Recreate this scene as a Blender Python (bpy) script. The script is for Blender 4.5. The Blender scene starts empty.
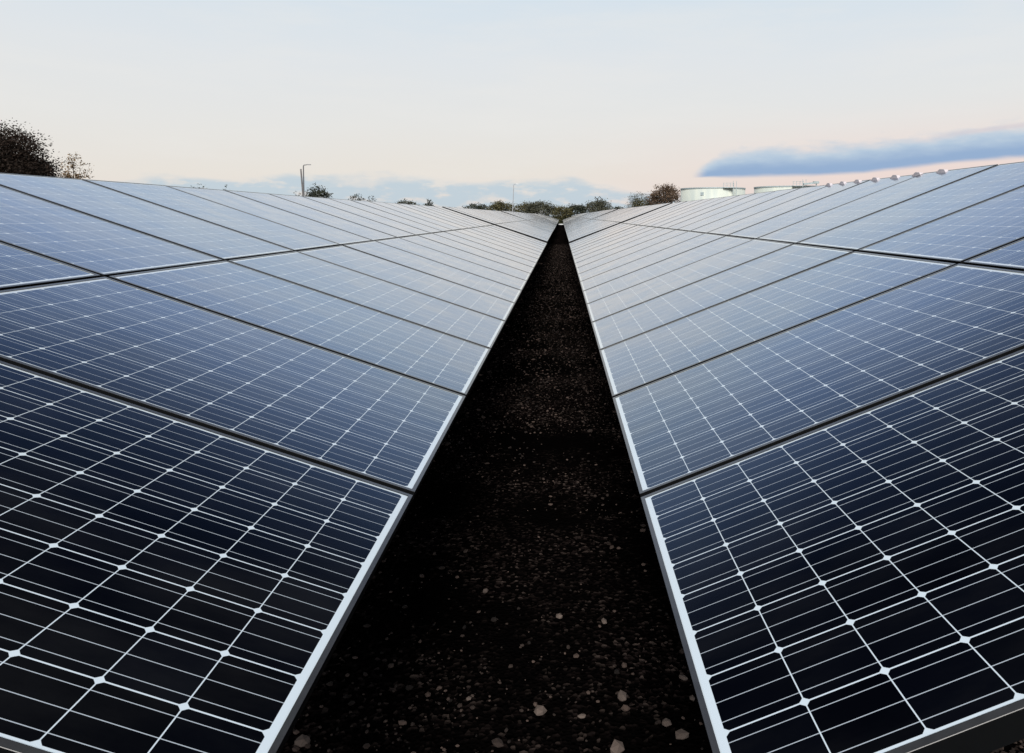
import bpy, math, random
from mathutils import Vector, Matrix
random.seed(7)
scene = bpy.context.scene
col = scene.collection
R = math.radians

# ------------------------------------------------------------------ helpers
def srgb(r, g, b):
    def f(c):
        c /= 255.0
        return c / 12.92 if c <= .04045 else ((c + .055) / 1.055) ** 2.4
    return (f(r), f(g), f(b), 1.0)

def tag(o, label=None, cat=None, group=None, kind=None):
    if label: o['label'] = label
    if cat: o['category'] = cat
    if group: o['group'] = group
    if kind: o['kind'] = kind
    return o

def empty(name, loc=(0, 0, 0)):
    o = bpy.data.objects.new(name, None)
    o.empty_display_size = .2
    o.location = loc
    col.objects.link(o)
    return o

class MB:
    """collects shapes for ONE mesh object"""
    def __init__(s):
        s.v, s.f, s.m = [], [], []
    def add(s, vs, fs, mi=0):
        n = len(s.v)
        s.v += [tuple(p) for p in vs]
        s.f += [tuple(i + n for i in f) for f in fs]
        s.m += [mi] * len(fs)
    def box(s, x0, x1, y0, y1, z0, z1, mi=0, M=None):
        vs = [Vector(p) for p in ((x0, y0, z0), (x1, y0, z0), (x1, y1, z0), (x0, y1, z0),
                                  (x0, y0, z1), (x1, y0, z1), (x1, y1, z1), (x0, y1, z1))]
        if M: vs = [M @ p for p in vs]
        s.add(vs, [(3, 2, 1, 0), (4, 5, 6, 7), (0, 1, 5, 4), (1, 2, 6, 5), (2, 3, 7, 6), (3, 0, 4, 7)], mi)
    def bar(s, a, b, w, h, mi=0):
        a, b = Vector(a), Vector(b)
        d = (b - a); L = d.length; d.normalize()
        up = Vector((0, 0, 1)) if abs(d.z) < .95 else Vector((0, 1, 0))
        x = d.cross(up).normalized(); z = x.cross(d).normalized()
        vs = []
        for p in (a, b):
            for sx, sz in ((-1, -1), (1, -1), (1, 1), (-1, 1)):
                vs.append(p + x * sx * w / 2 + z * sz * h / 2)
        s.add(vs, [(3, 2, 1, 0), (4, 5, 6, 7), (0, 1, 5, 4), (1, 2, 6, 5), (2, 3, 7, 6), (3, 0, 4, 7)], mi)
    def tube(s, pts, rad, n=8, mi=0):
        pts = [Vector(p) for p in pts]
        rings = []
        for i, p in enumerate(pts):
            d = (pts[min(i + 1, len(pts) - 1)] - pts[max(i - 1, 0)]).normalized()
            up = Vector((1, 0, 0)) if abs(d.x) < .8 else Vector((0, 1, 0))
            x = d.cross(up).normalized(); y = d.cross(x).normalized()
            r = rad[i] if isinstance(rad, (list, tuple)) else rad
            rings.append([p + x * r * math.cos(2 * math.pi * k / n) + y * r * math.sin(2 * math.pi * k / n) for k in range(n)])
        vs = [p for r_ in rings for p in r_]
        fs = []
        for i in range(len(rings) - 1):
            for k in range(n):
                a = i * n + k; b = i * n + (k + 1) % n
                fs.append((a, b, b + n, a + n))
        fs.append(tuple(range(n))[::-1]); fs.append(tuple((len(rings) - 1) * n + k for k in range(n)))
        s.add(vs, fs, mi)
    def build(s, name, mats, parent=None, smooth=False):
        me = bpy.data.meshes.new(name)
        me.from_pydata(s.v, [], s.f)
        if not isinstance(mats, (list, tuple)): mats = [mats]
        for m in mats: me.materials.append(m)
        if len(mats) > 1: me.polygons.foreach_set('material_index', s.m)
        if smooth: me.polygons.foreach_set('use_smooth', [True] * len(s.f))
        me.update()
        o = bpy.data.objects.new(name, me)
        col.objects.link(o)
        if parent: o.parent = parent
        return o

# ------------------------------------------------------------------ materials
class NT:
    def __init__(s, tree):
        s.t = tree; s.n = tree.nodes; s.l = tree.links
    def node(s, typ, **kw):
        n = s.n.new(typ)
        for k, v in kw.items(): setattr(n, k, v)
        return n
    def val(s, sock, v):
        if hasattr(v, 'is_output'): s.l.new(v, sock)
        else: sock.default_value = v
    def m(s, op, a, b=None, c=None, clamp=False):
        n = s.node('ShaderNodeMath', operation=op); n.use_clamp = clamp
        for i, v in enumerate((a, b, c)):
            if v is not None: s.val(n.inputs[i], v)
        return n.outputs[0]
    def mix(s, fac, a, b):
        n = s.node('ShaderNodeMix', data_type='RGBA')
        s.val(n.inputs['Factor'], fac)
        s.val(n.inputs[6], a); s.val(n.inputs[7], b)
        return n.outputs[2]
    def smooth(s, v, lo, hi):
        n = s.node('ShaderNodeMapRange', interpolation_type='SMOOTHSTEP')
        s.val(n.inputs['Value'], v); s.val(n.inputs['From Min'], lo); s.val(n.inputs['From Max'], hi)
        return n.outputs['Result']
    def noise(s, vec, scale, detail=4, rough=.55):
        n = s.node('ShaderNodeTexNoise')
        if vec is not None: s.l.new(vec, n.inputs['Vector'])
        n.inputs['Scale'].default_value = scale; n.inputs['Detail'].default_value = detail
        n.inputs['Roughness'].default_value = rough
        return n.outputs['Fac']
    def ramp(s, fac, stops):
        n = s.node('ShaderNodeValToRGB')
        cr = n.color_ramp
        while len(cr.elements) < len(stops): cr.elements.new(.5)
        for e, (p, c) in zip(cr.elements, stops): e.position = p; e.color = c
        s.val(n.inputs[0], fac)
        return n.outputs[0]

def mat(name):
    m = bpy.data.materials.new(name); m.use_nodes = True
    nt = NT(m.node_tree)
    b = m.node_tree.nodes['Principled BSDF']
    return m, nt, b

def simple(name, c, rough=.6, metal=0, var=.15, scale=8, spec=.5):
    m, nt, b = mat(name)
    tc = nt.node('ShaderNodeTexCoord')
    f = nt.noise(tc.outputs['Object'], scale, 5)
    lo = tuple(x * (1 - var) for x in c[:3]) + (1,); hi = tuple(min(1, x * (1 + var)) for x in c[:3]) + (1,)
    nt.l.new(nt.ramp(f, [(.3, lo), (.7, hi)]), b.inputs['Base Color'])
    b.inputs['Roughness'].default_value = rough; b.inputs['Metallic'].default_value = metal
    b.inputs['Specular IOR Level'].default_value = spec
    return m

CELL = 0.12446; MX = .0062; MY = .0145
W = 8 * CELL + 2 * MX; LM = 12 * CELL + 2 * MY

def coated_glass(m, nt, b, base, rough, normal=None, film=None):
    """matt cells and backsheet seen through anti-reflective glass; its reflectance climbs towards grazing, blue first"""
    lw = nt.node('ShaderNodeLayerWeight'); lw.inputs['Blend'].default_value = .5
    rc = nt.node('ShaderNodeCombineColor')
    knee = nt.smooth(lw.outputs['Facing'], .40, .82)
    for i, p in enumerate((3.3, 2.85, 2.35)):
        k = nt.m('MULTIPLY', nt.m('POWER', lw.outputs['Facing'], p), knee)
        if film is not None: k = nt.m('MULTIPLY', k, nt.m('MULTIPLY_ADD', film, (-.15, -.09, -.02)[i], (1.06, 1.03, 1.02)[i]), clamp=True)
        nt.l.new(k, rc.inputs[i])
    gl = nt.node('ShaderNodeBsdfGlossy', distribution='MULTI_GGX')
    nt.l.new(rc.outputs[0], gl.inputs['Color']); nt.val(gl.inputs['Roughness'], rough)
    inv = nt.node('ShaderNodeMix', data_type='RGBA', blend_type='MULTIPLY'); inv.inputs['Factor'].default_value = 1
    one = nt.node('ShaderNodeInvert'); nt.l.new(rc.outputs[0], one.inputs['Color'])
    nt.val(inv.inputs[6], base); nt.l.new(one.outputs[0], inv.inputs[7])
    nt.l.new(inv.outputs[2], b.inputs['Base Color'])
    b.inputs['Specular IOR Level'].default_value = 0; b.inputs['Roughness'].default_value = 1
    if normal is not None:
        for n_ in (lw, gl, b): nt.l.new(normal, n_.inputs['Normal'])
    add = nt.node('ShaderNodeAddShader')
    nt.l.new(b.outputs[0], add.inputs[0]); nt.l.new(gl.outputs[0], add.inputs[1])
    nt.l.new(add.outputs[0], nt.n['Material Output'].inputs[0])

def laminate_material():
    m, nt, b = mat('solar_laminate')
    tc = nt.node('ShaderNodeTexCoord')
    sep = nt.node('ShaderNodeSeparateXYZ'); nt.l.new(tc.outputs['Object'], sep.inputs[0])
    x = nt.m('SUBTRACT', sep.outputs[0], MX); y = nt.m('SUBTRACT', sep.outputs[1], MY)
    def frac(v): return nt.m('FRACT', nt.m('DIVIDE', v, CELL))
    fx, fy = frac(x), frac(y)
    def dist(f):      # metres to the nearest cell border
        return nt.m('MULTIPLY', nt.m('MINIMUM', f, nt.m('SUBTRACT', 1.0, f)), CELL)
    dx, dy = dist(fx), dist(fy)
    def less(v, w, soft=.0003): return nt.smooth(v, w + soft, w - soft)
    gx = less(dx, .0014)                     # gaps between cells, running up the slope
    gy = less(dy, .0010)                     # gaps running along the row
    hx = nt.m('SUBTRACT', CELL / 2, dx); hy = nt.m('SUBTRACT', CELL / 2, dy)
    rad = nt.m('SQRT', nt.m('ADD', nt.m('MULTIPLY', hx, hx), nt.m('MULTIPLY', hy, hy)))
    corner = nt.smooth(rad, .0812, .0820)    # wafers cut from a round ingot
    def outside(v, n):
        return nt.m('MAXIMUM', nt.m('LESS_THAN', v, 0.0), nt.m('GREATER_THAN', v, n * CELL))
    out = nt.m('MAXIMUM', outside(x, 8), outside(y, 12))
    white = nt.m('MAXIMUM', nt.m('MAXIMUM', gx, gy), nt.m('MAXIMUM', corner, out))
    bus = None
    for p in (1 / 6, .5, 5 / 6):
        d = nt.m('MULTIPLY', nt.m('ABSOLUTE', nt.m('SUBTRACT', fx, p)), CELL)
        k = less(d, .00075, .0002)
        bus = k if bus is None else nt.m('MAXIMUM', bus, k)
    # every cell its own slightly different silicon
    ci = nt.node('ShaderNodeCombineXYZ')
    nt.l.new(nt.m('FLOOR', nt.m('DIVIDE', x, CELL)), ci.inputs[0]); nt.l.new(nt.m('FLOOR', nt.m('DIVIDE', y, CELL)), ci.inputs[1])
    oi = nt.node('ShaderNodeObjectInfo'); nt.l.new(oi.outputs['Random'], ci.inputs[2])
    wn = nt.node('ShaderNodeTexWhiteNoise', noise_dimensions='3D'); nt.l.new(ci.outputs[0], wn.inputs[0])
    cell = nt.mix(wn.outputs['Value'], (.0010, .0014, .0030, 1), (.0020, .0028, .0060, 1))
    # dust film, different on every panel
    off = nt.node('ShaderNodeVectorMath', operation='ADD'); nt.l.new(tc.outputs['Object'], off.inputs[0])
    sc = nt.node('ShaderNodeVectorMath', operation='SCALE'); sc.inputs[0].default_value = (13, 7, 3); nt.l.new(oi.outputs['Random'], sc.inputs['Scale'])
    nt.l.new(sc.outputs[0], off.inputs[1])
    mp = nt.node('ShaderNodeMapping'); mp.inputs['Scale'].default_value = (2.2, .9, 1); nt.l.new(off.outputs[0], mp.inputs[0])
    dust = nt.smooth(nt.noise(mp.outputs[0], 2.0, 6, .6), .35, .8)
    mp2 = nt.node('ShaderNodeMapping'); mp2.inputs['Scale'].default_value = (1.6, 1.1, 1); nt.l.new(off.outputs[0], mp2.inputs[0])
    film = nt.smooth(nt.m('MULTIPLY_ADD', oi.outputs['Random'], .12, nt.noise(mp2.outputs[0], 2.6, 5, .6)), .40, .72)
    base = nt.mix(bus, cell, (.46, .53, .60, 1))
    base = nt.mix(white, base, (.66, .77, .86, 1))
    base = nt.mix(nt.m('MULTIPLY', dust, .022), base, (.35, .36, .36, 1))
    bp = nt.node('ShaderNodeBump'); bp.inputs['Strength'].default_value = .04; bp.inputs['Distance'].default_value = .01
    nt.l.new(nt.noise(off.outputs[0], 3.5, 3), bp.inputs['Height'])
    bp2 = nt.node('ShaderNodeBump'); bp2.inputs['Strength'].default_value = .05; bp2.inputs['Distance'].default_value = .002
    nt.l.new(nt.noise(off.outputs[0], 420, 2), bp2.inputs['Height']); nt.l.new(bp.outputs[0], bp2.inputs['Normal'])
    bp = bp2
    coated_glass(m, nt, b, base, nt.m('MULTIPLY_ADD', dust, .08, .08), bp.outputs[0], film)
    return m
M = {}
M['laminate'] = laminate_material()
M['frame'] = simple('shade_black_frame', (.004, .0045, .005), .34, 0, .15, 20, .5)  # walls blacker than the lip: shade of the frame sides put into the colour
M['lip'] = simple('grey_frame_lip', (.045, .047, .050), .2, 0, .2, 25, .9)
M['steel'] = simple('dark_rack_steel', (.012, .012, .013), .55, .4, .2, 12)
M['pole'] = simple('lamp_pole_metal', (.16, .16, .17), .5, .3, .2, 3)
M['pole_pale'] = simple('pale_pole_metal', (.42, .43, .45), .5, .2, .2, 3)
M['dark_pole'] = simple('weathered_post', (.17, .16, .16), .8, 0, .3, 3)
M['clip'] = simple('clip_plastic', (.62, .57, .59), .7, 0, .1, 10)
M['white'] = simple('white_board', (.72, .74, .74), .7, 0, .08, 6)
M['bark'] = simple('bark', (.035, .026, .020), .95, 0, .4, 12, .1)
M['tank_steel'] = simple('tank_gantry_steel', (.42, .50, .52), .6, .2, .2, 4)

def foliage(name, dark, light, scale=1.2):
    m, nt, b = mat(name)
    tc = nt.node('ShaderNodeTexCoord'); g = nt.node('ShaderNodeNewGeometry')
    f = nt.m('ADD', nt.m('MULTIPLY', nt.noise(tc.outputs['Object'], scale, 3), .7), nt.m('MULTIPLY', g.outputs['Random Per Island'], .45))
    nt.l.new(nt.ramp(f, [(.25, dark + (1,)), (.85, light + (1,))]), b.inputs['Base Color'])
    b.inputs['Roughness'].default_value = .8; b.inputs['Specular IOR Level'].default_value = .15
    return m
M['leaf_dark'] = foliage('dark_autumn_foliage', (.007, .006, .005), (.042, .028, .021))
M['leaf_thin'] = foliage('sparse_brown_foliage', (.07, .045, .022), (.26, .17, .085))
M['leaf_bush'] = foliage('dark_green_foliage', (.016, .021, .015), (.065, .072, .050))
M['leaf_olive'] = foliage('olive_foliage', (.035, .036, .016), (.14, .125, .065))
M['leaf_moss'] = foliage('grey_green_foliage', (.035, .038, .026), (.12, .12, .085))
M['leaf_russet'] = foliage('russet_foliage', (.045, .032, .022), (.19, .130, .090))

def tank_material():
    m, nt, b = mat('tank_paint')
    tc = nt.node('ShaderNodeTexCoord')
    mp = nt.node('ShaderNodeMapping'); mp.inputs['Scale'].default_value = (1, 1, .12); nt.l.new(tc.outputs['Object'], mp.inputs[0])
    f = nt.noise(mp.outputs[0], .9, 5)
    nt.l.new(nt.ramp(f, [(.3, (.52, .58, .55, 1)), (.7, (.68, .71, .62, 1))]), b.inputs['Base Color'])
    b.inputs['Roughness'].default_value = .45
    return m
M['tank'] = tank_material()

def ground_material():
    m, nt, b = mat('black_gravel_ground')
    tc = nt.node('ShaderNodeTexCoord'); P = tc.outputs['Object']
    v = nt.node('ShaderNodeTexVoronoi'); v.inputs['Scale'].default_value = 80; nt.l.new(P, v.inputs['Vector'])
    cs = nt.node('ShaderNodeSeparateColor'); nt.l.new(v.outputs['Color'], cs.inputs[0])
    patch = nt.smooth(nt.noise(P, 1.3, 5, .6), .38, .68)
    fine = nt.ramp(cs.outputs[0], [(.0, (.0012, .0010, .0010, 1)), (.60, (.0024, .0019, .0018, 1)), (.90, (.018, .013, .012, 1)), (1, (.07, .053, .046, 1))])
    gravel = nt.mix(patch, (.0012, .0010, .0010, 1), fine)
    sp = nt.node('ShaderNodeSeparateXYZ'); nt.l.new(P, sp.inputs[0])
    ax = nt.m('ABSOLUTE', sp.outputs[0])
    far = nt.smooth(nt.m('ADD', ax, nt.m('MULTIPLY', nt.noise(P, .6, 4), 2.0)), 5.2, 7.5)
    far = nt.m('MAXIMUM', far, nt.smooth(sp.outputs[1], 138.0, 146.0))
    grass = nt.ramp(nt.noise(P, 2.5, 8, .7), [(.3, (.018, .022, .010, 1)), (.7, (.06, .062, .030, 1))])
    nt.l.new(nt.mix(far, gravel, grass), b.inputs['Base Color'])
    b.inputs['Roughness'].default_value = 1; b.inputs['Specular IOR Level'].default_value = 0
    bp = nt.node('ShaderNodeBump'); bp.inputs['Strength'].default_value = .6; bp.inputs['Distance'].default_value = .02
    nt.l.new(v.outputs['Distance'], bp.inputs['Height']); nt.l.new(bp.outputs[0], b.inputs['Normal'])
    return m
M['ground'] = ground_material()

def stone_material(name, lo, hi):
    m, nt, b = mat(name)
    tc = nt.node('ShaderNodeTexCoord'); g = nt.node('ShaderNodeNewGeometry')
    f = nt.m('ADD', nt.m('MULTIPLY', g.outputs['Random Per Island'], .75), nt.m('MULTIPLY', nt.noise(tc.outputs['Object'], 60, 4), .3))
    nt.l.new(nt.ramp(f, [(.1, lo + (1,)), (.55, tuple((a * 2 + c) / 3 for a, c in zip(lo, hi)) + (1,)), (1, hi + (1,))]), b.inputs['Base Color'])
    b.inputs['Roughness'].default_value = .9; b.inputs['Specular IOR Level'].default_value = .2
    return m
M['gravel'] = stone_material('loose_gravel', (.003, .0024, .0022), (.095, .067, .055))
M['stone'] = stone_material('pale_stone', (.05, .037, .031), (.17, .135, .115))

# ------------------------------------------------------------------ camera
ZC = 1.380
pitch, yaw, roll = .042088, -.01703, -.00072
F = 717.674; PX, PY = 573.655, 246.180
def cam_axes():
    cp, sp = math.cos(pitch), math.sin(pitch); c, s = math.cos(yaw), math.sin(yaw)
    Z = Matrix(((c, -s, 0), (s, c, 0), (0, 0, 1)))
    f = Z @ Vector((0, cp, -sp)); u = Z @ Vector((0, sp, cp)); r = Z @ Vector((1, 0, 0))
    c, s = math.cos(roll), math.sin(roll)
    return c * r + s * u, -s * r + c * u, f
AR, AU, AF = cam_axes()
cam = bpy.data.cameras.new('camera'); co = bpy.data.objects.new('camera', cam); col.objects.link(co)
co.matrix_world = Matrix(((AR.x, AU.x, -AF.x, 0), (AR.y, AU.y, -AF.y, 0), (AR.z, AU.z, -AF.z, ZC), (0, 0, 0, 1)))
cam.sensor_width = 36; cam.lens = F / 1024 * 36
cam.shift_x = (512 - PX) / 1024; cam.shift_y = (PY - 376.5) / 1024
cam.clip_start = .02; cam.clip_end = 5000
scene.camera = co
def at(px, py, Y):
    """world point seen at pixel (px,py) at world distance Y ahead"""
    d = AR * (px - PX) / F - AU * (py - PY) / F + AF
    t = Y / d.y
    return Vector((d.x * t, Y, ZC + d.z * t))

# ------------------------------------------------------------------ ground
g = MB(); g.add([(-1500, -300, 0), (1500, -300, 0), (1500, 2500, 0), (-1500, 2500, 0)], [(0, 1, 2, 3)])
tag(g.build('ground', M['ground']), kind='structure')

# ------------------------------------------------------------------ solar panels
def make_panel():
    root = empty('solar_panel')
    fr = MB(); lip = .0122; low = -.0022; T = .0018; D = .036
    # lip, bevel, outer wall and bottom flange in one section
    def ring(off, z):
        b_ = low if off > .002 else 0          # the lower member is broader
        return [(-off, -off - b_, z), (W + off, -off - b_, z), (W + off, LM + off, z), (-off, LM + off, z)]
    rings = [ring(-.0006, -.004), ring(-.0006, T), ring(lip - .0006, T), ring(lip, T - .0006), ring(lip, -D), ring(-.02, -D)]
    vs = [p for r_ in rings for p in r_]; fs = []
    for i in range(len(rings) - 1):
        for k in range(4):
            a = i * 4 + k; b_ = i * 4 + (k + 1) % 4
            fs.append((a, b_, b_ + 4, a + 4)[::-1])
    fr.add(vs, fs)
    fr.m = [1 if 4 <= i < 8 else 0 for i in range(len(fs))]
    fr.build('frame', [M['frame'], M['lip']], root)
    la = MB(); la.box(-.0004, W + .0004, -.0004, LM + .0004, -.0045, 0)
    la.build('laminate', M['laminate'], root)
    return root
def copy_tree(o, parent=None):
    c = o.copy(); col.objects.link(c)
    if parent: c.parent = parent
    for ch in o.children: copy_tree(ch, c)
    return c

PITCH = 1.055; GAPT = .041
ROWS = {'left': dict(x=-.40687, z=ZC - .74235, t=.3286, y=1.90375, s=-1),
        'right': dict(x=.22137, z=ZC - .75300, t=.3684, y=1.90625, s=1)}
NT_ = 18; TGAP = .42
TABLE_DZ = [0, .028, .010, .03, .015, .02, .01]
TABLE_DT = [0, -.006, .010, -.004, .006, -.005, .004]
def table_y0(r, tb): return r['y'] - PITCH + tb * (NT_ * PITCH + TGAP) + (.0 if tb else 0)
def row_matrix(r, tb):
    t = r['t'] + TABLE_DT[tb]; c, s = math.cos(t), math.sin(t); sg = r['s']
    up = Vector((sg * c, 0, s)); xx = Vector((0, -sg, 0)); n = xx.cross(up)
    return up, xx, n
ORD = ['', 'second', 'third', 'fourth', 'fifth', 'sixth', 'seventh', 'eighth', 'ninth', 'tenth', 'eleventh', 'twelfth',
       'thirteenth', 'fourteenth', 'fifteenth', 'sixteenth', 'seventeenth']
proto = make_panel(); used = False
def panel_label(side, tier, tb, k):
    tn = 'lower' if tier == 0 else 'upper'
    if tb == 0:
        if k == 0:
            return 'black-celled solar panel with crisp white grid, nearest in the %s row\'s %s tier' % (side, tn)
        if k == 17: return 'pale solar panel just before the %s row\'s dark gap, %s tier' % (side, tn)
        tone = 'blue' if k < 4 else ('grey-blue' if k < 8 else 'pale')
        return '%s solar panel, %s from the near end, %s row, %s tier' % (tone, ORD[k], side, tn)
    return 'pale sky-reflecting solar panel, %s row, %s tier, %s dark gap' % (side, tn, ['', 'just past the first', 'past the second', 'past the third'][tb])
for side, r in ROWS.items():
    for tb in range(4):
        up, xx, n = row_matrix(r, tb)
        for tier in range(2):
            for k in range(NT_):
                y0 = table_y0(r, tb) + k * PITCH + (PITCH - W) / 2 + random.gauss(0, .0009)
                u = tier * (LM + GAPT)
                yo = y0 if r['s'] < 0 else y0 + W
                o = proto if not used else copy_tree(proto)
                used = True
                j = .0008
                e = Matrix((xx, up, n)).transposed().to_4x4()
                jit = Matrix.Rotation(random.gauss(0, j), 4, 'X') @ Matrix.Rotation(random.gauss(0, j), 4, 'Y')
                if tb == 0 and tier == 0 and k < 2: jit = Matrix.Identity(4)
                p = Vector((r['x'], yo, r['z'] + TABLE_DZ[tb])) + up * u + n * random.uniform(-.0005, .0005)
                o.matrix_world = Matrix.Translation(p) @ e @ jit
                tag(o, panel_label(side, tier, tb, k), 'solar panel', 'solar panels in the two facing rows')
# the rest of the two rows, hundreds of panels away: one object
fm = MB()
for side, r in ROWS.items():
    for tb in range(4, 7):
        up, xx, n = row_matrix(r, tb)
        for tier in range(2):
            for k in range(NT_):
                y0 = table_y0(r, tb) + k * PITCH + (PITCH - W) / 2
                yo = y0 if r['s'] < 0 else y0 + W
                p = Vector((r['x'], yo, r['z'] + TABLE_DZ[tb])) + up * (tier * (LM + GAPT))
                T_ = Matrix.Translation(p) @ Matrix((xx, up, n)).transposed().to_4x4()
                fm.box(0, W, 0, LM, -.036, -.001, 0, T_)
                fm.add([T_ @ Vector(q) for q in ((.012, .012, .001), (W - .012, .012, .001), (W - .012, LM - .012, .001), (.012, LM - .012, .001))], [(0, 1, 2, 3)], 1)
def far_cell_material():
    m, nt, b = mat('far_solar_glass')
    tc = nt.node('ShaderNodeTexCoord')
    coated_glass(m, nt, b, nt.ramp(nt.noise(tc.outputs['Object'], .5, 4), [(.3, (.05, .055, .065, 1)), (.7, (.07, .075, .085, 1))]), .12)
    return m
tag(fm.build('far_solar_panels', [M['frame'], far_cell_material()]), 'pale merging mass of distant panels at the far end of both rows', 'solar panels', kind='stuff')

# ------------------------------------------------------------------ racks that carry the panels
def make_rack(r):
    t = r['t']; c, s = math.cos(t), math.sin(t); sg = r['s']
    root = empty('mounting_rack', (r['x'], table_y0(r, 0), 0))
    Ltab = NT_ * PITCH
    def P(u, y, d):   # d below the panel plane
        return Vector((sg * (c * u + s * d), y, r['z'] + s * u - c * d))
    for u in (.55, 1.14, 1.95, 2.71):
        b = MB(); b.bar(P(u, .22, .066), P(u, Ltab - .22, .066), .05, .05); b.build('rail', M['steel'], root)
    for i in range(6):
        y = 1.7 + i * (Ltab - 3.4) / 5
        b = MB(); b.bar(P(.2, y, .125), P(2.9, y, .125), .06, .06); b.build('rafter', M['steel'], root)
        for u in (.65, 2.45):
            q = P(u, y, .16)
            b = MB(); b.box(q.x - .04, q.x + .04, y - .03, y + .03, -.3, q.z); b.build('post', M['steel'], root)
    return root
for side, r in ROWS.items():
    rk = make_rack(r)
    for tb in range(7):
        o = rk if tb == 0 else copy_tree(rk)
        o.location = (r['x'], table_y0(r, tb), TABLE_DZ[tb])
        where = ['at the near end', 'just past the first dark gap', 'past the second dark gap', 'past the third dark gap',
                 'at the far end', 'at the far end', 'at the far end'][tb]
        tag(o, 'steel rack in shadow beneath the %s row of panels, %s' % (side, where), 'rack', 'racks under the solar panels')

# ------------------------------------------------------------------ clips along the far top edge of the right row
r = ROWS['right']; up, xx, n = row_matrix(r, 0)
cm = MB()
cm.add([(-.09, -.02, -.03), (.09, -.02, -.03), (.09, .02, -.03), (-.09, .02, -.03), (-.05, -.015, .003), (.02, -.015, .010), (.02, .015, .010), (-.05, .015, .003)],
       [(3, 2, 1, 0), (4, 5, 6, 7), (0, 1, 5, 4), (1, 2, 6, 5), (2, 3, 7, 6), (3, 0, 4, 7)])
clip = cm.build('edge_clip', M['clip'])
topu = 2 * LM + GAPT
names = ['furthest', 'second furthest', 'third furthest', 'middle', 'third nearest', 'second nearest', 'nearest']
for i, px in enumerate((829.5, 843, 858, 876, 896, 918, 943)):
    o = clip if i == 0 else clip.copy()
    if i: col.objects.link(o)
    # depth along the edge from the pixel column
    best = None
    for q in range(400):
        Y = 4 + q * .02
        P_ = Vector((r['x'], Y, r['z'])) + up * (topu - .01)
        d = P_ - Vector((0, 0, ZC)); x_ = PX + F * d.dot(AR) / d.dot(AF)
        if best is None or abs(x_ - px) < best[0]: best = (abs(x_ - px), P_)
    o.matrix_world = Matrix.Translation(best[1] + n * .014) @ Matrix.Rotation(math.pi / 2, 4, 'Z')
    tag(o, '%s of the small pale grey clips on the right row\'s top edge' % names[i], 'clip', 'clips on the top edge of the right row')

# ------------------------------------------------------------------ gravel and stones on the path
def rock(mb, c, s, rnd, flat=.6, rough=(.75, 1.15)):
    ph = (1 + 5 ** .5) / 2
    base = [(-1, ph, 0), (1, ph, 0), (-1, -ph, 0), (1, -ph, 0), (0, -1, ph), (0, 1, ph), (0, -1, -ph), (0, 1, -ph), (ph, 0, -1), (ph, 0, 1), (-ph, 0, -1), (-ph, 0, 1)]
    fs = [(0, 11, 5), (0, 5, 1), (0, 1, 7), (0, 7, 10), (0, 10, 11), (1, 5, 9), (5, 11, 4), (11, 10, 2), (10, 7, 6), (7, 1, 8), (3, 9, 4), (3, 4, 2), (3, 2, 6), (3, 6, 8), (3, 8, 9), (4, 9, 5), (2, 4, 11), (6, 2, 10), (8, 6, 7), (9, 8, 1)]
    a = rnd.uniform(0, 6.28); sx, sy, sz = s * rnd.uniform(.7, 1.3), s * rnd.uniform(.6, 1.1), s * flat * rnd.uniform(.7, 1.2)
    ca, sa = math.cos(a), math.sin(a); vs = []
    for p in base:
        k = rnd.uniform(*rough) / 1.9
        x, y, z = p[0] * sx * k, p[1] * sy * k, p[2] * sz * k
        vs.append((c[0] + x * ca - y * sa, c[1] + x * sa + y * ca, c[2] + z))
    mb.add(vs, fs)
rnd = random.Random(3)
gm = MB()
def patchy(x, y):
    return .5 + .5 * math.sin(x * 3.1 + 1.3 * math.sin(y * 1.7)) * math.sin(y * 2.3 + x * 1.1 + 1)
cnt = 0
while cnt < 25000:
    y = .55 + 34 * rnd.random() ** 2.3
    x = rnd.uniform(-1.25, 1.9 if y < 3.2 else 1.0)
    if rnd.random() > (.06 + .94 * (patchy(x, y) ** 2.4 if y < 4.5 else .45 + .2 * patchy(x * 2, y * .4))) * min(1, .3 + .3 * max(0, y - .8)): continue
    s = min(.02, rnd.lognormvariate(math.log(.0042), .5)) * (1 + .02 * y)
    rock(gm, (x, y, s * .15), s, rnd); cnt += 1
for _ in range(1500):      # a lit pocket of gravel under the right row's near end
    rock(gm, (rnd.gauss(1.22, .22), rnd.gauss(1.86, .16), .002), rnd.lognormvariate(math.log(.0085), .4), rnd)
tag(gm.build('gravel', M['gravel']), 'dark brown loose gravel scattered over the path between the rows', 'gravel', kind='stuff')
def ground_at(px, py):
    d = AR * (px - PX) / F - AU * (py - PY) / F + AF
    t = -ZC / d.z
    return Vector((d.x * t, d.y * t, 0))
stones = [(622, 697, 12, 'round pale stone at the bottom of the path, nearest the right row'),
          (540, 712, 11, 'wedge-shaped pale stone in the middle of the path at the bottom'),
          (582, 717, 8, 'small oval stone between the wedge-shaped one and the round one'),
          (617, 750, 15, 'broad brown stone cut off by the bottom border of the picture'),
          (681, 736, 14, 'big brown stone lying close to the right row\'s lower edge'),
          (667, 723, 9, 'smaller brownish stone just left of the one lying against the right row'),
          (692, 699, 8, 'brown stone beside the right row\'s frame, the lower of two'),
          (683, 678, 8, 'brown stone beside the right row\'s frame, the upper of two'),
          (604, 622, 7, 'small brownish stone alone in the right half of the path'),
          (559, 617, 8, 'dull dark grey stone in mid path'),
          (485, 592, 8, 'pale flat chip towards the left side of the path'),
          (469, 699, 6, 'narrow pale chip at lower left of the path'),
          (303, 743, 14, 'brown stone in the bottom left corner of the path, beside the left row')]
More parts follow.
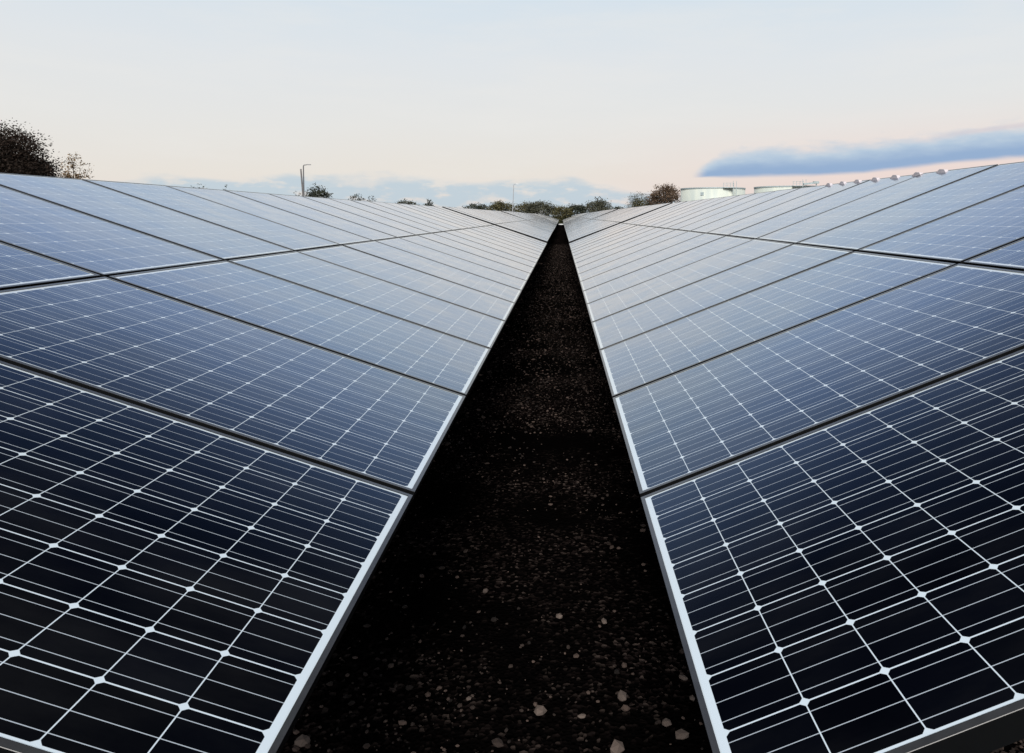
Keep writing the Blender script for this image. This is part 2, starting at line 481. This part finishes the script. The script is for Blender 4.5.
for px, py, w, lab in stones:
    p = ground_at(px, py); d = (p - Vector((0, 0, ZC))).length
    s = w / F * d * .52
    mb = MB(); rock(mb, (0, 0, s * .12), s, rnd, .7, (.72, 1.2))
    o = mb.build('stone', M['stone']); o.location = p
    tag(o, lab, 'stone', 'stones on the gravel path')

# ------------------------------------------------------------------ white plank closing the path
pb = MB(); c_ = at(561.2, 224.6, 112)
pb.box(-.40, .40, -.03, .03, c_.z - .13, c_.z + .13)
for sx in (-.36, .30): pb.box(sx, sx + .06, .03, .09, -.2, c_.z + .12)
o = pb.build('barrier_plank', M['white']); o.location = (c_.x, 112, 0)
tag(o, 'short white plank across the far end of the dark path', 'barrier')

# ------------------------------------------------------------------ trees and bushes
def leaf_cloud(mb, c, rad, n, size, rnd, shell=.5, flat=1):
    for _ in range(n):
        while True:
            v = Vector((rnd.gauss(0, 1), rnd.gauss(0, 1), rnd.gauss(0, 1)))
            if v.length > .01: break
        v.normalize()
        q = v * (rnd.random() ** shell)
        p = Vector((c[0] + q.x * rad[0], c[1] + q.y * rad[1], c[2] + q.z * rad[2]))
        if p.z < .05: continue
        a = Vector((rnd.gauss(0, 1), rnd.gauss(0, 1), rnd.gauss(0, .7))).normalized()
        b = a.cross(Vector((rnd.gauss(0, 1), rnd.gauss(0, 1), rnd.gauss(0, 1)))).normalized()
        s = size * rnd.uniform(.6, 1.4)
        mb.add([p - a * s * .7, p + b * s * .35, p + a * s * .7, p - b * s * .35], [(0, 1, 2, 3)])
def branch_set(mb, base, top_z, spread, n, r0, rnd, tips, crown0=.35):
    """tapered trunk plus limbs and twigs reaching into the crown"""
    H = top_z
    pts = []; x = y = 0
    for i in range(7):
        f = i / 6; x += rnd.uniform(-.03, .03) * H * .4; y += rnd.uniform(-.03, .03) * H * .4
        pts.append((x, y, f * H * .85 - .15))
    mb.tube(pts, [r0 * (1.15 - i / 6.5) for i in range(7)], 7)
    for k in range(n):
        f = crown0 + (1 - crown0) * rnd.random() * .9
        i = min(5, int(f * 6)); a = Vector(pts[i]).lerp(Vector(pts[i + 1]), f * 6 - i if f * 6 - i <= 1 else 1)
        th = rnd.uniform(0, 6.28); L = spread * rnd.uniform(.55, 1.15) * (1.15 - .55 * f)
        e = a + Vector((math.cos(th) * L, math.sin(th) * L, L * rnd.uniform(.25, .9)))
        m_ = a.lerp(e, .5) + Vector((0, 0, -L * .05))
        rr = r0 * .33 * (1.2 - f * .7)
        mb.tube([a, m_, e], [rr, rr * .6, rr * .15], 5)
        tips.append(e); tips.append(m_)
        for _ in range(3):
            q = m_.lerp(e, rnd.random()); d = Vector((rnd.gauss(0, 1), rnd.gauss(0, 1), rnd.uniform(0, 1.2))).normalized() * L * .4
            mb.tube([q, q + d], [rr * .3, rr * .06], 4)
            tips.append(q + d)
def tree(name, px, Y, top_px, half_w_px, leaf, label, cat, n_leaf, size, seed, group=None, limbs=14, clump=.22, base_frac=.3, r0=None, dx=0, crown_top_jit=1, depth=1.0):
    rnd = random.Random(seed)
    b = at(px, 216, Y); H = at(px, top_px, Y).z
    w = half_w_px / F * Y
    root = empty(name, (b.x, Y, 0)); tag(root, label, cat, group)
    tips = []; tb = MB(); r_tw = (r0 or H * .022) * .12
    branch_set(tb, None, H, w * .95, limbs, r0 or H * .022, rnd, tips, base_frac)
    woody = name.endswith('tree') or name == 'sapling'
    cr = MB()
    cz = H * (1 + base_frac) / 2; rz = H * (1 - base_frac) / 2
    ks = []
    for e in tips:
        q = Vector((e.x / w, e.y / (w * depth), (e.z - cz) / rz))
        if q.length > .92: q *= .92 / q.length
        ks.append(Vector((q.x * w, q.y * w * depth, cz + q.z * rz)))
    for _ in range(len(tips) // 2):
        th = rnd.uniform(0, 6.28); cz_ = rnd.uniform(-.2, 1); sr = math.sqrt(1 - cz_ * cz_); k = rnd.uniform(.62, .92)
        q = Vector((math.cos(th) * sr * k * w, math.sin(th) * sr * k * w * depth, cz + cz_ * k * rz)); ks.append(q)
        near = min(tips, key=lambda t_: (t_ - q).length)
        tb.tube([near, near.lerp(q, .6) + Vector((0, 0, .03 * rz)), q, q + (q - near) * .35], [r_tw, r_tw * .7, r_tw * .5, r_tw * .15], 4)
    for _ in range(3): ks.append(Vector((rnd.gauss(0, .15) * w, rnd.gauss(0, .15) * w, cz + rz * .86)))
    per = max(3, n_leaf // len(ks))
    for c in ks:
        rr = clump * min(w, rz) * rnd.uniform(.6, 1.35)
        leaf_cloud(cr, c, (rr * 1.25, rr * 1.25, rr), int(per * rnd.uniform(.5, 1.4)), size, rnd, .75)
    tb.build('trunk' if woody else 'stem', M['bark'], root, True)
    cr.build('crown' if woody else 'foliage', M[leaf], root)
    return root

# left side, behind the left row
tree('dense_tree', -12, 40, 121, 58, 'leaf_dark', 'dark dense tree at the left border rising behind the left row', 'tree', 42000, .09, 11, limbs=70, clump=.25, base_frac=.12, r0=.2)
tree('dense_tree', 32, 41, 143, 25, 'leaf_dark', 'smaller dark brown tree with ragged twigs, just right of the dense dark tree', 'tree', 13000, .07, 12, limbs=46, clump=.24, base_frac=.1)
tree('sapling', 77, 38, 150, 16, 'leaf_thin', 'thin twiggy sapling with sparse brown leaves behind the left row', 'tree', 2600, .07, 13, limbs=30, clump=.24, base_frac=.25, r0=.05)
G1 = 'bushes peeping over the left row'
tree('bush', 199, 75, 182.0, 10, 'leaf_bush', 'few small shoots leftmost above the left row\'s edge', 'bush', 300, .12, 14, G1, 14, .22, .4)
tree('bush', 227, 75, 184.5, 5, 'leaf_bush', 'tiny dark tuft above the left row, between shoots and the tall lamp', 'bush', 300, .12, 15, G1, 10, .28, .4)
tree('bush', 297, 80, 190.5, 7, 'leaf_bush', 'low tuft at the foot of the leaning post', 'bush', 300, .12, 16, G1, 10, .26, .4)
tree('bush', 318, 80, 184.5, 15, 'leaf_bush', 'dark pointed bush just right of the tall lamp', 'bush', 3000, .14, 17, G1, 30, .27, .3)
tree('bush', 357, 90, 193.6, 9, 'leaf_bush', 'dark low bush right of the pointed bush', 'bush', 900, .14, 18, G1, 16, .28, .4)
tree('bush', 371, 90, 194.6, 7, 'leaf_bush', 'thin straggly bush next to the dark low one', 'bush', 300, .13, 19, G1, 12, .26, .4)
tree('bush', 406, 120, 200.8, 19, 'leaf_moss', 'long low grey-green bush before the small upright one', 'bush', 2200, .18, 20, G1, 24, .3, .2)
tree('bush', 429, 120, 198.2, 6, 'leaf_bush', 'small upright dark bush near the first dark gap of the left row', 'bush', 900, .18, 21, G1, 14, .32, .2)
# behind the far end of the rows
G2 = 'bushes beyond the far end of the rows'
tree('bush', 476, 165, 204.0, 16, 'leaf_bush', 'low dark bush furthest left beyond the rows\' end', 'bush', 3000, .24, 22, G2, 24, .34, .0)
tree('bush', 502, 163, 202.0, 16, 'leaf_olive', 'olive bush just left of the thin far lamp', 'bush', 3600, .24, 23, G2, 26, .36, .0)
tree('bush', 524, 165, 203.0, 13, 'leaf_olive', 'brownish olive bush just right of the thin far lamp', 'bush', 3200, .24, 24, G2, 24, .36, .0)
tree('bush', 541, 162, 201.8, 18, 'leaf_moss', 'big rounded grey-green bush left of the path\'s end', 'bush', 5200, .24, 25, G2, 30, .36, .0)
tree('bush', 562, 158, 206.5, 12, 'leaf_olive', 'dark bush straight behind the end of the path', 'bush', 3600, .22, 26, G2, 24, .36, .0)
tree('bush', 577, 162, 205.0, 12, 'leaf_bush', 'low bush just right of the path\'s end', 'bush', 3400, .24, 27, G2, 24, .36, .0)
tree('bush', 599, 163, 200.5, 15, 'leaf_moss', 'rounded grey-green bush with a bare twisted twig on top', 'bush', 4600, .24, 28, G2, 28, .36, .0)
tree('bush', 617, 200, 207.0, 13, 'leaf_bush', 'thin low dark bush in the dip right of the twig-topped bush', 'bush', 1800, .26, 29, G2, 20, .32, .0)
tree('bush', 638, 150, 191.5, 14, 'leaf_moss', 'loose twiggy grey-green bush left of the round russet tree', 'bush', 1800, .17, 30, G2, 34, .28, .15)
tree('bush', 643, 148, 199.0, 15, 'leaf_olive', 'yellowish olive bush at the foot of the round russet tree', 'bush', 3600, .2, 31, G2, 26, .34, .0)
tree('round_tree', 664, 146, 184.4, 18.5, 'leaf_russet', 'round russet tree beside the pale tanks', 'tree', 7500, .22, 32, None, 46, .25, .2)
# bare twisted twig
tw = MB(); b0 = at(598, 203, 163)
def V(px, py): return at(px, py, 163) - Vector((b0.x, 163, 0))
tw.tube([(0, 0, 0), V(598, 203), V(597.5, 199), V(599.5, 196.5), V(603, 200)], [.14, .12, .12, .11, .08], 6)
tw.tube([V(597.5, 199), V(595.5, 197.6), V(595, 196.5)], [.10, .09, .07], 6)
o = tw.build('bare_branch', M['bark']); o.location = (b0.x, 163, 0)
tag(o, 'bare dark twisted branch sticking out above a rounded bush', 'branch')

# ------------------------------------------------------------------ lamps and post
def lamp(px, Y, top, arm_px, mat_, label, tilt=0):
    b = at(px, 216, Y); H = at(px, top, Y).z
    root = empty('street_lamp', (b.x, Y, 0)); tag(root, label, 'street lamp', 'street lamps behind the panels')
    m = MB(); m.tube([(-tilt, 0, -.2), (-tilt * .8, 0, 1.2), (0, 0, H - .15), (.06, 0, H)], [.11, .10, .065, .06], 10); m.build('pole', mat_, root, True)
    a = arm_px / F * Y
    m = MB(); m.tube([(.05, 0, H - .02), (a * .55, 0, H + .04)], [.05, .045], 8); m.build('arm', mat_, root, True)
    m = MB()
    m.add([(a * .5, -.10, H), (a, -.12, H - .01), (a, .12, H - .01), (a * .5, .10, H), (a * .5, -.08, H + .1), (a * .95, -.08, H + .09), (a * .95, .08, H + .09), (a * .5, .08, H + .1)],
          [(3, 2, 1, 0), (4, 5, 6, 7), (0, 1, 5, 4), (1, 2, 6, 5), (2, 3, 7, 6), (3, 0, 4, 7)])
    hd = m.build('lamp_head', mat_, root)
    return root
lamp(304.2, 90, 165.0, 7.5, M['pole'], 'tall grey street lamp with arm to the right, standing by a leaning post')
lamp(513.8, 150, 184.2, 4.6, M['pole_pale'], 'thin pale street lamp among the far bushes at the rows\' end', .35)
b = at(301, 216, 90); t_ = at(300.8, 169, 90); q_ = at(303.2, 197, 90)
pm = MB()
dxz = (t_.x - q_.x) / (t_.z - q_.z)
x0 = t_.x - dxz * t_.z
pm.tube([(0, 0, -.2), (dxz * t_.z * .6, 0, t_.z * .6), (dxz * (t_.z - .35), 0, t_.z - .35), (dxz * t_.z, 0, t_.z)], [.13, .10, .09, .10], 10)
o = pm.build('leaning_post', M['dark_pole'], None, True); o.location = (x0, 90, 0)
tag(o, 'dark post without arm leaning left beside the tall lamp', 'post')

# ------------------------------------------------------------------ tanks
def tank(x0, x1, top, Y, label, gantry_px, arm_px):
    a, b_ = at(x0, 216, Y), at(x1, 216, Y); rad = (b_.x - a.x) / 2; cx = (a.x + b_.x) / 2; H = at((x0 + x1) / 2, top, Y - rad).z
    root = empty('storage_tank', (cx, Y, 0)); tag(root, label, 'tank', 'pale storage tanks behind the right row')
    n = 72
    def cyl(mb, r_, z0, z1, cap=False):
        vs = [(r_ * math.cos(2 * math.pi * k / n), r_ * math.sin(2 * math.pi * k / n), z) for z in (z0, z1) for k in range(n)]
        fs = [(k, (k + 1) % n, n + (k + 1) % n, n + k) for k in range(n)]
        if cap: fs.append(tuple(range(n, 2 * n)))
        mb.add(vs, fs)
    m = MB(); cyl(m, rad, -.2, H - .25, True); m.build('shell', M['tank'], root, True).data.polygons[-1].use_smooth = False
    m = MB(); cyl(m, rad + .07, H - .36, H - .16, True)
    cyl(m, rad + .05, H * .55, H * .55 + .08)
    m.build('rim', M['tank_steel'], root)
    gx = at(gantry_px, 216, Y - rad).x - cx
    gy = -math.sqrt(max(.1, rad * rad - gx * gx))
    m = MB()
    m.box(gx - .9, gx + .9, gy - .55, gy + .4, H - .3, H - .2)
    for sx in (-.9, -.3, .3, .9):
        m.bar((gx + sx, gy - .5, H - .2), (gx + sx, gy - .5, H + .55), .06, .06)
    m.bar((gx - .9, gy - .5, H + .53), (gx + .9, gy - .5, H + .53), .06, .06)
    m.bar((gx - .9, gy - .5, H + .2), (gx + .9, gy - .5, H + .2), .05, .05)
    m.build('platform', M['tank_steel'], root)
    m = MB()
    for sx in (-.28, .28): m.bar((gx + 1.1 + sx, gy - .45, 0), (gx + 1.1 + sx, gy - .45, H + .9), .07, .07)
    for k in range(int(H / .3)): m.bar((gx + .82, gy - .45, .3 * k + .2), (gx + 1.38, gy - .45, .3 * k + .2), .035, .035)
    m.build('ladder', M['tank_steel'], root)
    if arm_px:
        ax = at(arm_px, 216, Y - rad).x - cx
        m = MB(); m.bar((gx + .9, gy - .6, H + .05), (ax, gy - .6, H + .35), .5, .3); m.box(ax - .9, ax, gy - .9, gy - .2, H + .15, H + .55)
        m.bar((ax - .4, gy - .6, -.2), (ax - .4, gy - .6, H + .2), .15, .15)
        m.build('walkway', M['tank_steel'], root)
    # hatch on the wall
    th = math.atan2(-math.sqrt(.6), -.45)
    m = MB(); m.box(-.28, .28, -.06, .06, H - 1.55, H - 1.0)
    hch = m.build('hatch', M['tank_steel'], root); hch.location = (rad * math.cos(th), rad * math.sin(th), 0); hch.rotation_euler.z = th + math.pi / 2
    return root
tank(681, 744, 186.2, 130, 'pale cream-green round tank right beside the russet tree', 728, None)
tank(755, 822, 184.6, 132, 'second pale tank, further right, with a walkway sticking out', 797, 817)

# ------------------------------------------------------------------ sky and sun
SUN_EL, SUN_AZ = 42.0, 184.0      # azimuth clockwise from +Y: behind the viewer
w = bpy.data.worlds.new('World'); scene.world = w; w.use_nodes = True
nt = NT(w.node_tree); nt.n.clear()
tc = nt.node('ShaderNodeTexCoord'); G = tc.outputs['Generated']
sp = nt.node('ShaderNodeSeparateXYZ'); nt.l.new(G, sp.inputs[0])
el = nt.m('MULTIPLY', nt.m('ARCSINE', sp.outputs[2]), 180 / math.pi)
az = nt.m('MULTIPLY', nt.m('ARCTAN2', sp.outputs[0], sp.outputs[1]), 180 / math.pi)
sky = nt.node('ShaderNodeTexSky', sky_type='NISHITA'); sky.sun_disc = False
sky.sun_elevation = R(SUN_EL); sky.sun_rotation = R(SUN_AZ); sky.dust_density = 2.0
bg1 = nt.node('ShaderNodeBackground'); nt.l.new(sky.outputs[0], bg1.inputs[0]); bg1.inputs[1].default_value = .07
# thin high cloud veil: pale and warm low down, unseen part overhead darkened to shape the panel reflections
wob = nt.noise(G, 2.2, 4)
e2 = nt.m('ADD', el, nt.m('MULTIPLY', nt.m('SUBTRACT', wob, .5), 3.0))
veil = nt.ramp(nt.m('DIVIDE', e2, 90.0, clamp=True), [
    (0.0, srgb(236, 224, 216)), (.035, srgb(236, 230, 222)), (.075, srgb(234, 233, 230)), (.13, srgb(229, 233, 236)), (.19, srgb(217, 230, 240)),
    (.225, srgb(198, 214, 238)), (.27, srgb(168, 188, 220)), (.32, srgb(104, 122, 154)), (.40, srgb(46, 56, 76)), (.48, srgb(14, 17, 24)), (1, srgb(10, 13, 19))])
wv = nt.node('ShaderNodeMapping'); wv.inputs['Scale'].default_value = (3.0, 3.0, 16.0); nt.l.new(G, wv.inputs[0])
wisp = nt.m('MULTIPLY', nt.smooth(nt.noise(wv.outputs[0], 1.6, 7, .6), .42, .72), nt.smooth(el, 32.0, 20.0))
veil = nt.mix(nt.m('MULTIPLY', wisp, .28), veil, srgb(240, 238, 234))
# pinker to the right
pink = nt.m('MULTIPLY', nt.smooth(az, -5.0, 28.0), nt.smooth(el, 9.0, 2.0))
veil = nt.mix(nt.m('MULTIPLY', pink, .75), veil, srgb(243, 218, 212))
# low blue bank
a_vec = nt.node('ShaderNodeCombineXYZ'); nt.l.new(az, a_vec.inputs[0]); nt.l.new(nt.m('MULTIPLY', el, 3.0), a_vec.inputs[1])
nA = nt.noise(a_vec.outputs[0], .16, 4, .5)
nB = nt.noise(a_vec.outputs[0], .45, 5, .55)
top = nt.m('ADD', 2.05, nt.m('MULTIPLY', nt.m('SUBTRACT', nA, .5), 2.6))
top = nt.m('ADD', top, nt.m('MULTIPLY', nt.smooth(az, -34.0, -26.0), .75))
top = nt.m('SUBTRACT', top, nt.m('MULTIPLY', nt.smooth(az, 0.0, 7.0), 1.2))
bank = nt.smooth(nt.m('SUBTRACT', top, el), -.35, .45)
bank = nt.m('MULTIPLY', bank, nt.smooth(az, -37.0, -30.0))
bank = nt.m('MULTIPLY', bank, nt.m('SUBTRACT', 1.0, nt.m('MULTIPLY', nt.smooth(nB, .47, .68), .8)))
veil = nt.mix(nt.m('MULTIPLY', bank, .85), veil, srgb(190, 209, 222))
# slate blue cloud to the right
nC = nt.noise(a_vec.outputs[0], .20, 5, .5)
eb = nt.m('ADD', nt.m('MULTIPLY_ADD', nt.smooth(az, 19.0, 33.0), .85, 2.95), nt.m('MULTIPLY', nt.m('SUBTRACT', nC, .5), .35))
h = nt.m('MULTIPLY_ADD', nt.smooth(az, 8.6, 14.5), 2.35, .12)
h = nt.m('MULTIPLY', h, nt.m('MULTIPLY_ADD', nB, .8, .62))
rel = nt.m('DIVIDE', nt.m('SUBTRACT', el, eb), h)
cl = nt.m('MULTIPLY', nt.smooth(rel, -.04, .14), nt.smooth(rel, 1.08, .55))
cl = nt.m('MULTIPLY', cl, nt.m('MULTIPLY', nt.smooth(az, 10.2, 11.6), nt.smooth(az, 62.0, 48.0)))
ccol = nt.mix(nt.smooth(rel, .22, .72), srgb(139, 172, 211), srgb(186, 207, 226))
veil = nt.mix(nt.m('MULTIPLY', cl, .92), veil, ccol)
st = nt.m('ABSOLUTE', nt.m('SUBTRACT', el, nt.m('ADD', nt.m('MULTIPLY_ADD', nt.m('SUBTRACT', az, 32.0), .11, 5.75), nt.m('MULTIPLY', nA, .5))))
st = nt.m('MULTIPLY', nt.smooth(st, .30, .02), nt.smooth(az, 25.0, 31.0))
veil = nt.mix(nt.m('MULTIPLY', st, .6), veil, srgb(216, 208, 214))
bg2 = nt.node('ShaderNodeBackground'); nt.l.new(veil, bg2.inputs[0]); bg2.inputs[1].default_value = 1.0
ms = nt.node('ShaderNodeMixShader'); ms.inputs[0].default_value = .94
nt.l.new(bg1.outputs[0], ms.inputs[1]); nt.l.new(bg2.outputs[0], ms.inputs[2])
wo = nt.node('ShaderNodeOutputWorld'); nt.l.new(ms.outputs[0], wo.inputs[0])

sl = bpy.data.lights.new('sun', 'SUN'); sl.energy = 4.2; sl.angle = R(25); sl.color = (1, .96, .91)
so = bpy.data.objects.new('sun', sl); col.objects.link(so)
d = Vector((math.sin(R(SUN_AZ)) * math.cos(R(SUN_EL)), math.cos(R(SUN_AZ)) * math.cos(R(SUN_EL)), math.sin(R(SUN_EL))))
so.rotation_euler = d.to_track_quat('Z', 'Y').to_euler(); so.location = (0, -5, 12)

scene.view_settings.view_transform = 'Standard'; scene.view_settings.look = 'None'
scene.view_settings.gamma = 1; scene.view_settings.exposure = 0; scene.view_settings.use_curve_mapping = False
